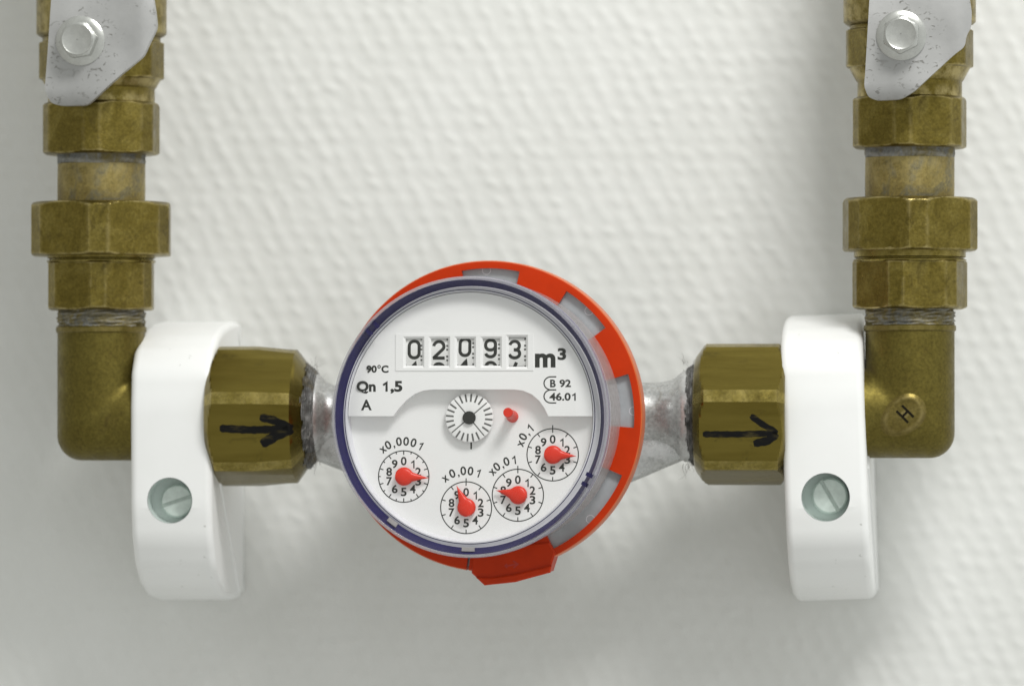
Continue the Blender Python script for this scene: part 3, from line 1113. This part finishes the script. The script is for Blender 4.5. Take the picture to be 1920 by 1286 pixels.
# orange ring with notches and a slit
RO = 35.85
notches = [(77.5, 100.5), (36.5, 57.5), (-4.5, 16.5), (-63.5, -23.5)]
slit = (-98.3, -97.3)
def ring_mesh():
    ev = []
    a = slit[1]
    end = slit[0]+360
    br = sorted({x % 360 if x % 360 >= slit[1] % 360 else x % 360+360 for n_ in notches for x in n_})
    br = [b-360 if b > end else b for b in br]
    br = sorted(b for b in br if a < b < end)
    def inn(x):
        x = (x+180) % 360-180
        return any(l < x < h for l, h in notches)
    xs_ = sorted(set([a, end]+br+[a+i*2.0 for i in range(1, int((end-a)/2)+1) if a+i*2.0 < end]))
    for i, x in enumerate(xs_):
        if x in br:
            ev.append((x, inn(x-.01)))
            ev.append((x, inn(x+.01)))
        else:
            ev.append((x, inn(x+.01) if i < len(xs_)-1 else inn(x-.01)))
    V, F = [], []
    prof_out = [(RO-.7, 0.0), (RO-.25, -.12), (RO-.03, -.45), (RO, -.8), (RO, -5.4), (RO-.5, -6.0)]
    P = 2+len(prof_out)+1
    for x, nt_ in ev:
        r = math.radians(x)
        ri = 34.05 if nt_ else 30.2
        pr = [(ri, -6.0 if not nt_ else -1.35), (ri, 0.0)]+prof_out+[(ri, -6.0)]
        V += [Vector((q*math.cos(r), q*math.sin(r), z)) for q, z in pr]
    for i in range(len(ev)-1):
        same = abs(ev[i][0]-ev[i+1][0]) < 1e-6
        for j in range(P-1):
            if same and j >= 2 and j < P-2:
                continue
            F.append((i*P+j, i*P+j+1, (i+1)*P+j+1, (i+1)*P+j))
    F.append(tuple(range(P)))
    F.append(tuple((len(ev)-1)*P+j for j in range(P)))
    return V, F
rv, rf = ring_mesh()
rmi = []
for q in rf:
    rr_ = [math.hypot(rv[i].x, rv[i].y) for i in q]
    rmi.append(1 if len(q) == 4 and min(rr_) > RO-.3 else 0)
ring = mk('clamping_ring', rv, rf, None, smooth=30, mats=[M['red'], M['red_edge']], midx=rmi)
ring['label'] = 'orange plastic ring with notches'
# latch tab
tb = [(884, 1030), (884, 1074), (908, 1096), (965, 1089), (1030, 1071), (1041, 1036), (1030, 1016)]
tl = [Lp(px, py, .6) for px, py in tb]
mb = extrude(tl, -5.5, .6, .35)
tab = mk('latch_tab', mb.V, mb.F, M['red'], smooth=25)
lipp = [(892, 1082), (908, 1097), (965, 1091), (1031, 1073), (1034, 1060), (962, 1077), (918, 1083)]
mb = extrude([Lp(px, py, 1.6) for px, py in lipp], .3, 1.6, .3)
mk('latch_lip', mb.V, mb.F, M['red'], tab, smooth=25)
mb = MB()
for pts in ([(949, 1061), (968, 1057)], [(962, 1051), (971, 1057), (963, 1064)], [(951, 1057), (947, 1060), (951, 1064)]):
    V, F = ribbon([Lp(px, py, .64) for px, py in pts], .34)
    mb.add([(p.x, p.y, .64) for p in V], F)
mk('embossed_arrow', mb.V, mb.F, M['red_dark'], tab)

# lens, rim and frosted crown, concentric on the lens centre
LC = Lp(880.5, 781.5, WF)
def at(VF, c=LC, dz=0.0):
    return [Vector((v.x+c[0], v.y+c[1], v.z+dz)) for v in VF[0]], VF[1]
crown_p = [(31.9, WF-.9), (31.75, WF-2), (31.4, WF-6), (31.0, 5), (30.85, 1.2), (30.8, -.9)]
def tilt_crown():
    V, F = lathe(crown_p, 160)
    C0 = (0.0, 0.0)
    out = []
    for v in V:
        t = max(0, min(1, v.z/WF))
        out.append(Vector((v.x+LC[0]*t, v.y+LC[1]*t, v.z)))
    return out, F
mk('frosted_crown', *tilt_crown(), M['crown'])
lens = mk('clear_lens', *at(lathe([(.01, WF-.7), (10, WF-.7), (20, WF-.7), (30.2, WF-.65), (31.2, WF-.5)], 160)), M['lens'])
mk('lens_rim', *at(lathe([(31.2, WF-.5), (31.35, WF-.1), (31.65, WF), (31.9, WF-.25), (31.9, WF-.9)], 160)), M['lip'])
for rr_, zz_ in ((31.93, WF-1.0), (31.55, WF-4.2)):
    mk('crown_line', *at(lathe([(rr_, zz_+.09), (rr_+.03, zz_), (rr_, zz_-.09)], 160)), M['violet'])
mk('lens_wall', *at(lathe([(31.75, WF-4.6), (30.9, WF-5.0), (29.9, WF-5.1)], 160)), M['wallring'])
mk('blue_seal', *at(lathe([(31.15, WF-.75), (31.0, WF-.95), (29.95, WF-4.2), (29.75, WF-4.6)], 160), (LC[0]-.38, LC[1])), M['blue'])
BC = Lp(880, 781, WP)
RD = 234*kd_
def bez():
    V, F = lathe([(30.15, WF-4.75), (29.9, WF-4.8), (29.7, WF-4.75), (RD+.8, WP-.15), (RD+.7, WP-.12), (RD+.12, WP-.1), (RD+.02, WP-.7), (RD-.4, WL-.2)], 160)
    out = []
    for v in V:
        t = max(0, min(1, (30.1-math.hypot(v.x, v.y))/.6))
        out.append(Vector((v.x+LC[0]+(BC[0]-LC[0])*t, v.y+LC[1]+(BC[1]-LC[1])*t, v.z)))
    return out, F
bz = mk('dial_bezel', *bez(), M['bezel'])
V, F = lathe([(RD+.40, WP-.02), (RD+.58, WP-.06)], 160)
mk('bezel_line', *at((V, F), BC), M['blue'], bz)
# small moulded clips seen through the rim
for (px, py), wd, blue in (((1097, 895), 26, True), ((692, 607), 26, True), ((738, 980), 26, False), ((881, 1027), 30, False)):
    c = Lp(px, py, WF-4)
    a = math.atan2(c[1]-LC[1], c[0]-LC[0])
    r0, r1, h = 28.9, 31.1, wd*kd_/2/30.0
    def cell(ra, rb, ha, hb, z):
        pts = []
        for i in range(7):
            t = a+ha+(hb-ha)*i/6
            pts.append((LC[0]+rb*math.cos(t), LC[1]+rb*math.sin(t)))
        for i in range(7):
            t = a+hb+(ha-hb)*i/6
            pts.append((LC[0]+ra*math.cos(t), LC[1]+ra*math.sin(t)))
        return pts
    if blue:
        mb = MB()
        for q in (extrude(cell(29.5, 31.6, -h, -h+.028, 0), WF-2.2, WF-1.5), extrude(cell(29.5, 31.6, h-.028, h, 0), WF-2.2, WF-1.0), extrude(cell(31.3, 31.6, -h, h, 0), WF-2.2, WF-1.0)):
            mb.add(q.V, q.F)
        mk('rim_clip', mb.V, mb.F, M['blue'])
    else:
        mb = extrude(cell(29.6, 30.5, -h*.8, h*.8, 0), WF-2.2, WF-1.6)
        mk('rim_clip', mb.V, mb.F, M['clip'])

# lower dial
DC = Lp(880, 781, WL)
lower = mk('dial_face', *at(lathe([(.01, WL), (12, WL), (RD, WL), (RD+.2, WL-.6)], 128), DC), M['dial_low'])

# upper plate: arc with rolled edge, cut away along the lower side
a_r = RD-.12
cut_px = [(640, 780), (737, 780), (748, 765), (762, 750), (778, 738), (794, 732), (812, 730), (962, 730), (980, 732), (997, 739), (1011, 751), (1021, 765), (1028, 780), (1125, 780)]
cut = [Vector(Lp(px, py, WP)) for px, py in cut_px]
pc = Vector(BC)
vcut = cut[0].y
def circ_x(r, s):
    dy = vcut-pc.y
    return pc.x+s*math.sqrt(r*r-dy*dy)
rolls = [(a_r, -1.0), (a_r-.05, -.75), (a_r-.3, -.62), (a_r-.7, -.50), (a_r-1.3, -.36), (a_r-2.1, -.20), (a_r-3.0, -.07), (a_r-3.8, 0.0)]
plate = MB()
nA = 96
V, F = [], []
for r, dz in rolls:
    dy = vcut-pc.y
    a0 = math.asin(dy/r)
    for i in range(nA+1):
        t = a0+(math.pi-2*a0)*i/nA
        V.append((pc.x+r*math.cos(t), pc.y+r*math.sin(t), WP+dz))
for j in range(len(rolls)-1):
    for i in range(nA):
        F.append((j*(nA+1)+i, j*(nA+1)+i+1, (j+1)*(nA+1)+i+1, (j+1)*(nA+1)+i))
inner = [Vector(v[:2]) for v in V[-(nA+1):]]
plate.add(V, F)
mid = [c for c in cut[1:-1]]
# small fillets along the cut outline
loop = inner+mid                       # inner arc runs right -> left over the top, then the cut left -> right
frame_px = (742, 626, 1000, 695)
f0, f1 = Lp(frame_px[0], frame_px[3], WP), Lp(frame_px[2], frame_px[1], WP)
hole = [(f0[0]+.3, f0[1]+.3), (f1[0]-.3, f0[1]+.3), (f1[0]-.3, f1[1]-.3), (f0[0]+.3, f1[1]-.3)]
v, f = tess([[tuple(p) for p in loop], hole])
plate.add([(p.x, p.y, WP) for p in v], f)
# wall along the cut, from rim to rim, with a tiny rounded edge
edge = [Vector((circ_x(a_r, -1), vcut))]+mid+[Vector((circ_x(a_r, 1), vcut))]
zt = [WP-1.0]+[WP]*len(mid)+[WP-1.0]
full = [(Vector((circ_x(r, -1), vcut)), WP+dz) for r, dz in rolls]+[(m_, WP) for m_ in mid]+[(Vector((circ_x(r, 1), vcut)), WP+dz) for r, dz in rolls[::-1]]
V, F = [], []
for p, z_ in full:
    V += [(p.x, p.y, z_), (p.x, p.y, WL-.1)]
F = [(2*i, 2*i+2, 2*i+3, 2*i+1) for i in range(len(full)-1)]
plate.add(V, F)
up = mk('upper_dial_plate', plate.V, plate.F, M['dial'], smooth=30)

# counter frame with five bevelled windows
wins_px = [(760, 635, 791.5, 685.5), (808, 635, 840, 685.5), (856.5, 635, 888.5, 685.5), (905, 635, 937, 685.5), (953, 632, 986, 687.5)]
def rect(px, grow, w):
    x0, y0 = Lp(px[0]-grow, px[3]+grow, w)
    x1, y1 = Lp(px[2]+grow, px[1]-grow, w)
    return [(x0, y0), (x1, y0), (x1, y1), (x0, y1)]
WFm = WP+.16
fm = MB()
outer = rect(frame_px, 0, WP)
v, f = tess([outer]+[rect(w_, 4.2, WP) for w_ in wins_px])
fm.add([(p.x, p.y, WFm) for p in v], f)
fm.add([(p[0], p[1], WFm) for p in outer]+[(p[0], p[1], WP-.5) for p in outer], [(i, (i+1) % 4, 4+(i+1) % 4, 4+i) for i in range(4)])
for w_ in wins_px:
    A, B = rect(w_, 4.2, WP), rect(w_, 0, WP)
    V = [(p[0], p[1], WFm) for p in A]+[(p[0], p[1], WFm-.5) for p in B]+[(p[0], p[1], WFm-1.0) for p in B]
    fm.add(V, [(i, (i+1) % 4, 4+(i+1) % 4, 4+i) for i in range(4)]+[(4+i, 4+(i+1) % 4, 8+(i+1) % 4, 8+i) for i in range(4)])
counter = mk('counter_frame', fm.V, fm.F, M['dial'], smooth=0)

# digit wheels: strokes in a box 1 wide, 1.5 high (y up, top at 0)
def rr_pts(x0, y0, x1, y1, r):
    return (arc(x1-r, y1-r, r, r, 0, 90, 8)+arc(x0+r, y1-r, r, r, 90, 180, 8)+arc(x0+r, y0+r, r, r, 180, 270, 8)+arc(x1-r, y0+r, r, r, 270, 360, 8))
DG = {
 0: [(rr_pts(.11, -1.39, .89, -.11, .36), True)],
 1: [([(.18, -.55), (.56, -.12), (.56, -1.5)], False)],
 2: [(arc(.5, -.5, .39, .39, 175, -20, 16)+[(.80, -.72), (.14, -1.34), (.15, -1.39), (.95, -1.39)], False)],
 3: [(arc(.48, -.46, .38, .35, 170, -70, 16)+[(.60, -.78), (.42, -.76)], False), ([(.42, -.78)]+arc(.48, -1.06, .41, .33, 65, -172, 18), False)],
 4: [([(.62, -.02), (.10, -1.08), (.95, -1.08)], False), ([(.70, -.7), (.70, -1.5)], False)],
 9: [(rr_pts(.11, -.86, .89, -.11, .34), True), ([(.89, -.45), (.89, -1.05)]+arc(.50, -1.05, .39, .34, 0, -165, 14), False)],
}
wheel_digits = [(0, 1, 764.6, 788.5, 637), (2, 3, 810.5, 835, 637.5), (0, 1, 860, 883.5, 632.5), (9, 0, 907.8, 931.5, 635), (3, 4, 953.5, 977, 637)]
RWH = 9.0
for (d1, d2, x0p, x1p, ytop), wpx in zip(wheel_digits, wins_px):
    w_top = WP-.45
    r_ = rect(wpx, 0, w_top)
    vc = (r_[0][1]+r_[2][1])/2
    xa, xb = r_[0][0]-.35, r_[1][0]+.35
    V, F, I = [], [], []
    nA = 40
    for i in range(nA+1):
        t = math.radians(-62+124*i/nA)
        for x in (xa, xb):
            V.append(Vector((x, vc+RWH*math.sin(t), w_top-RWH+RWH*math.cos(t))))
    F = [(2*i, 2*i+1, 2*i+3, 2*i+2) for i in range(nA)]
    mb = MB().add(V, F, 0)
    def bend(p, off=.03):
        t = (p[1]-vc)/RWH
        return Vector((p[0], vc+(RWH+off)*math.sin(t), w_top-RWH+(RWH+off)*math.cos(t)))
    u0, vt = Lp(x0p, ytop, w_top)
    u1, _ = Lp(x1p, ytop, w_top)
    sx = u1-u0
    sy = 36.5*kd_/1.5
    for dd, shift in ((d1, 0), (d2, -42.0*kd_), ):
        for pts, cl in DG[dd]:
            P = [(u0+x*sx, vt+shift+y*sy) for x, y in pts]
            P = densify(P+[P[0]], .3)[:-1] if cl else densify(P, .3)
            V, F = ribbon(P, 6.0*kd_, cl)
            V = [bend((p.x, p.y)) for p in V]
            mb.add(V, F, 1)
    # grey transfer teeth along the right edge of the wheel
    for q in range(-1, 3):
        yy = vt-(9+q*20)*kd_
        xl = r_[1][0]-3.6*kd_
        P = [(xl, yy), (xb, yy), (xb, yy-11*kd_), (xl, yy-11*kd_)]
        mb.add([bend(p, .02) for p in P], [(0, 1, 2, 3)], 2)
    mk('digit_wheel', mb.V, mb.F, None, counter, mats=[M['wheel'], M['ink'], M['ink_soft']], midx=mb.I, smooth=30, recalc=False)

# lettering
def glyph(s, bold=0.0):
    cu = bpy.data.curves.new('t', 'FONT')
    cu.body = s
    cu.offset = bold
    cu.resolution_u = 4
    ob = bpy.data.objects.new('t', cu)
    COL.objects.link(ob)
    bpy.context.view_layer.update()
    me = ob.to_mesh()
    V = [v.co.xy.copy() for v in me.vertices]
    F = [tuple(p.vertices) for p in me.polygons]
    ob.to_mesh_clear()
    bpy.data.objects.remove(ob)
    bpy.data.curves.remove(cu)
    return V, F
GC = {}
def one(bold):
    V, F = ribbon([(.02, .52), (.27, .72), (.27, 0.0)], .085+bold*2)
    V = [Vector((v.x, max(0.0, v.y))) for v in V]
    return V, F
def G(s, bold):
    if s == '1':
        GC[(s, bold)] = one(bold)
    if (s, bold) not in GC:
        GC[(s, bold)] = glyph(s, bold)
    return GC[(s, bold)]
def text_box(s, px, w, bold, parent, mat='ink'):
    V, F = G(s, bold)
    x0, x1 = min(v.x for v in V), max(v.x for v in V)
    y0, y1 = min(v.y for v in V), max(v.y for v in V)
    a, b = Lp(px[0], px[3], w), Lp(px[2], px[1], w)
    P = [(a[0]+(v.x-x0)/(x1-x0)*(b[0]-a[0]), a[1]+(v.y-y0)/(y1-y0)*(b[1]-a[1]), w) for v in V]
    return mk('lettering', P, F, M[mat], parent, smooth=0)
wt = WP+.02
text_box('90', (687, 685, 706.5, 699), wt, .042, up)
text_box('o', (707.5, 684, 714, 691), wt, .03, up)
text_box('C', (715, 685, 728.5, 699), wt, .042, up)
text_box('Qn', (668.5, 714, 704.5, 738), wt, .042, up)
text_box('1', (717, 714, 727, 734), wt, .042, up)
text_box(',5', (732, 714, 754.5, 738), wt, .042, up)
text_box('A', (677, 749, 697, 769), wt, .03, up)
text_box('m', (1003, 662.5, 1041.5, 689), wt, .04, up)
text_box('3', (1045.5, 652.5, 1061.5, 675), wt, .035, up)
text_box('B', (1031.5, 711.5, 1042, 726), wt, .03, up)
text_box('92', (1049, 711.5, 1070.5, 726), wt, .03, up)
text_box('46.0', (1030, 736, 1070, 751), wt, .03, up)
text_box('1', (1072, 736, 1079.5, 751), wt, .024, up)
mb = MB()
for yc in (718.5, 743):
    pts = [Lp(px, py, wt) for px, py in [(1043, yc-12.2), (1033, yc-12.2)]+[(1033+13*math.cos(math.radians(t)), yc-12.2*math.sin(math.radians(t))) for t in range(100, 265, 10)]+[(1033, yc+12.2), (1043, yc+12.2)]]
    V, F = ribbon(pts, 2.3*kd_)
    mb.add([(p.x, p.y, wt+(.004 if yc > 730 else 0)) for p in V], F)
mk('approval_mark', mb.V, mb.F, M['ink'], up, smooth=0)

# star wheel
SW = WL+1.5
SC = Lp(880, 783, SW)
RS = 46*kd_
star = mk('flow_star', *at(lathe([(RS-.25, WL+.7), (RS, SW-.25), (RS-.05, SW-.08), (RS-.25, SW), (3, SW), (.01, SW)], 144), SC), M['dial'])
for v_ in star.data.vertices:
    dx, dy = v_.co.x/MM-SC[0], v_.co.y/MM-SC[1]
    if math.hypot(dx, dy) > RS-.4:
        q_ = 1-.035*max(0, math.cos(24*(math.atan2(dy, dx)+math.radians(5))))**2
        v_.co.x, v_.co.y = (SC[0]+dx*q_)*MM, (SC[1]+dy*q_)*MM
mb = MB()
for i in range(24):
    t = math.radians(-5+15*i)
    long_ = i % 6 == 3
    r0, r1 = (1.2, RS-.3) if long_ else (RS-1.95, RS-.2)
    V, F = ribbon([(SC[0]+r0*math.cos(t), SC[1]+r0*math.sin(t)), (SC[0]+r1*math.cos(t), SC[1]+r1*math.sin(t))], .26 if long_ else .40)
    mb.add([(p.x, p.y, SW+.02) for p in V], F)
mk('star_rays', mb.V, mb.F, M['ink_soft'], star, smooth=0)
mk('hub', *at(lathe([(12.3*kd_, SW), (12.3*kd_, SW+.5), (11.6*kd_, SW+.62), (.01, SW+.64)], 48), SC), M['ink'], star)
mk('spindle', *at(lathe([(2.2, WL-.2), (2.2, SW-.1)], 32), SC), M['dial'], star)
V, F = ribbon([Lp(883.5, 829, WL), Lp(883.5, 842, WL)], .36)
mk('index_mark', [(p.x, p.y, WL+.03) for p in V], F, M['ink'], lower, smooth=0)

# red pin
c0, c1 = Lp(961, 781, WL), Lp(952, 773, WL+5.6)
V, F = [], []
pr = [(11.3, 0), (11.3, .12), (9.6, .2), (9.3, .9), (9.0, .97), (8.2, 1.0), (.1, 1.0)]
n = 40
for r, t in pr:
    for i in range(n):
        a = 2*math.pi*i/n
        V.append((c0[0]+(c1[0]-c0[0])*t+r*kd_*math.cos(a), c0[1]+(c1[1]-c0[1])*t+r*kd_*math.sin(a), WL+5.6*t))
for j in range(len(pr)-1):
    for i in range(n):
        q = (i+1) % n
        F.append((j*n+i, j*n+q, (j+1)*n+q, (j+1)*n+i))
mk('red_pin', V, F, M['pointer'], smooth=40)

# four small dials
def sub_dial(cx, cy, r, ticks20, cross, tip, chars, rb, name_char):
    c = Lp(cx, cy, WL)
    R = r*kd_
    z = WL+.03
    mb = MB()
    V, F = ribbon(arc(c[0], c[1], R, R, 0, 360, 96)[:-1], 1.9*kd_, True)
    mb.add([(p.x, p.y, z) for p in V], F)
    n = 20 if ticks20 else 10
    for i in range(n):
        t = math.radians(90-360*i/n)
        ln = 7.5 if (not ticks20 or i % 2 == 0) else 4.2
        r1 = R+(6.5*kd_ if (i == 0 and cross) else 0)
        V, F = ribbon([(c[0]+(R-ln*kd_)*math.cos(t), c[1]+(R-ln*kd_)*math.sin(t)), (c[0]+r1*math.cos(t), c[1]+r1*math.sin(t))], 1.9*kd_)
        mb.add([(p.x, p.y, z+.004) for p in V], F)
    d = mk('sub_dial', mb.V, mb.F, M['ink'], smooth=0)
    for i in range(10):
        t = math.radians(90-36*i)
        V, F = G(str(i), .022)
        x0, x1 = min(v.x for v in V), max(v.x for v in V)
        y0, y1 = min(v.y for v in V), max(v.y for v in V)
        h = 16.0*kd_
        w_ = (7.0 if i == 1 else 11.0)*kd_
        o = (c[0]+29.3*kd_*math.cos(t), c[1]+29*kd_*math.sin(t))
        mk('numeral', [(o[0]+((v.x-x0)/(x1-x0)-.5)*w_, o[1]+((v.y-y0)/(y1-y0)-.5)*h, z) for v in V], F, M['ink'], d, smooth=0)
    for ch, ang in chars:
        V, F = G(ch, .02)
        x0, x1 = min(v.x for v in V), max(v.x for v in V)
        y0, y1 = min(v.y for v in V), max(v.y for v in V)
        hh = {'x': 11.5, ',': 6.0}.get(ch, 16.5)*kd_
        ww = {'x': 11.0, ',': 3.2, '1': 7.0}.get(ch, 11.0)*kd_
        base = -3.0*kd_ if ch == ',' else 0
        t = math.radians(ang)
        ux, uy = (math.sin(t), -math.cos(t)), (math.cos(t), math.sin(t))
        P = []
        for v_ in V:
            a = ((v_.x-x0)/(x1-x0)-.5)*ww
            b = rb*kd_+base+(v_.y-y0)/(y1-y0)*hh
            P.append((c[0]+ux[0]*a+uy[0]*b, c[1]+ux[1]*a+uy[1]*b, z))
        mk('lettering', P, F, M['ink'], d, smooth=0)
    # pointer: domed boss running out into a keeled needle
    hz = 1.55
    tp = Lp(*tip, WL+hz)
    hc = Lp(cx, cy, WL+hz)
    d_ = Vector((tp[0]-hc[0], tp[1]-hc[1]))
    Ln, th = d_.length, math.atan2(d_.y, d_.x)
    ca, sa = math.cos(th), math.sin(th)
    rh = 17.3*kd_
    V, F = [], []
    nL = 30
    secs = []
    for i in range(nL+1):
        s = i/nL
        x = -rh+(Ln+rh)*s
        if x < rh*.87:
            wd = math.sqrt(max(0, rh*rh-x*x))
        else:
            w0 = .493*rh
            q = (x-.87*rh)/(Ln-.87*rh)
            wd = w0*((1-q)**1.5*.35+(1-q)*.65)+.06*(1-q)
        if x < 0:
            hgt = 1.5
        else:
            q = x/Ln
            hgt = 1.5*(1-.55*q)
        secs.append((x, max(.03, wd), hgt))
    prof = [(-1, 0), (-1, .45), (-.93, .66), (-.72, .84), (-.38, .96), (0, 1.0), (.38, .96), (.72, .84), (.93, .66), (1, .45), (1, 0)]
    m = len(prof)
    for x, wd, hgt in secs:
        for a, b in prof:
            lx, ly = x, a*wd
            V.append((hc[0]+lx*ca-ly*sa, hc[1]+lx*sa+ly*ca, WL+.75+b*hgt*min(1, .45+.55*min(1, wd/(rh*.45)))))
    for i in range(nL):
        for j in range(m):
            q = (j+1) % m
            F.append((i*m+j, i*m+q, (i+1)*m+q, (i+1)*m+j))
    F.append(tuple(range(m)))
    F.append(tuple(nL*m+j for j in range(m)))
    mk('pointer', V, F, M['pointer'], d, smooth=45)
    v, f = lathe([(1.0, WL-.2), (1.0, WL+.9)], 24)
    mk('pointer_spindle', *at((v, f), hc), M['pointer'], d)
sub_dial(757, 893, 48.3, True, False, (803.5, 896), [('x', 128), ('0', 117), (',', 107.5), ('0', 98), ('0', 86), ('0', 73.5), ('1', 61)], 58, '')
sub_dial(874, 951.3, 48.6, False, True, (855, 910), [('x', 126), ('0', 112.5), (',', 103), ('0', 94.5), ('0', 83), ('1', 70.5)], 61, '')
sub_dial(971, 928, 48.7, False, True, (928.5, 919), [('x', 138), ('0', 127), (',', 117.5), ('0', 109), ('1', 96.5)], 58.5, '')
sub_dial(1036.3, 852.3, 48.8, False, True, (1080, 855), [('x', 161), ('0', 149), (',', 139.5), ('1', 131)], 57.5, '')

# ------------------------------------------------------------------ done
for o in bpy.data.objects:
    if o.type == 'MESH' and o.parent is not None and 'category' in o:
        del o['category']
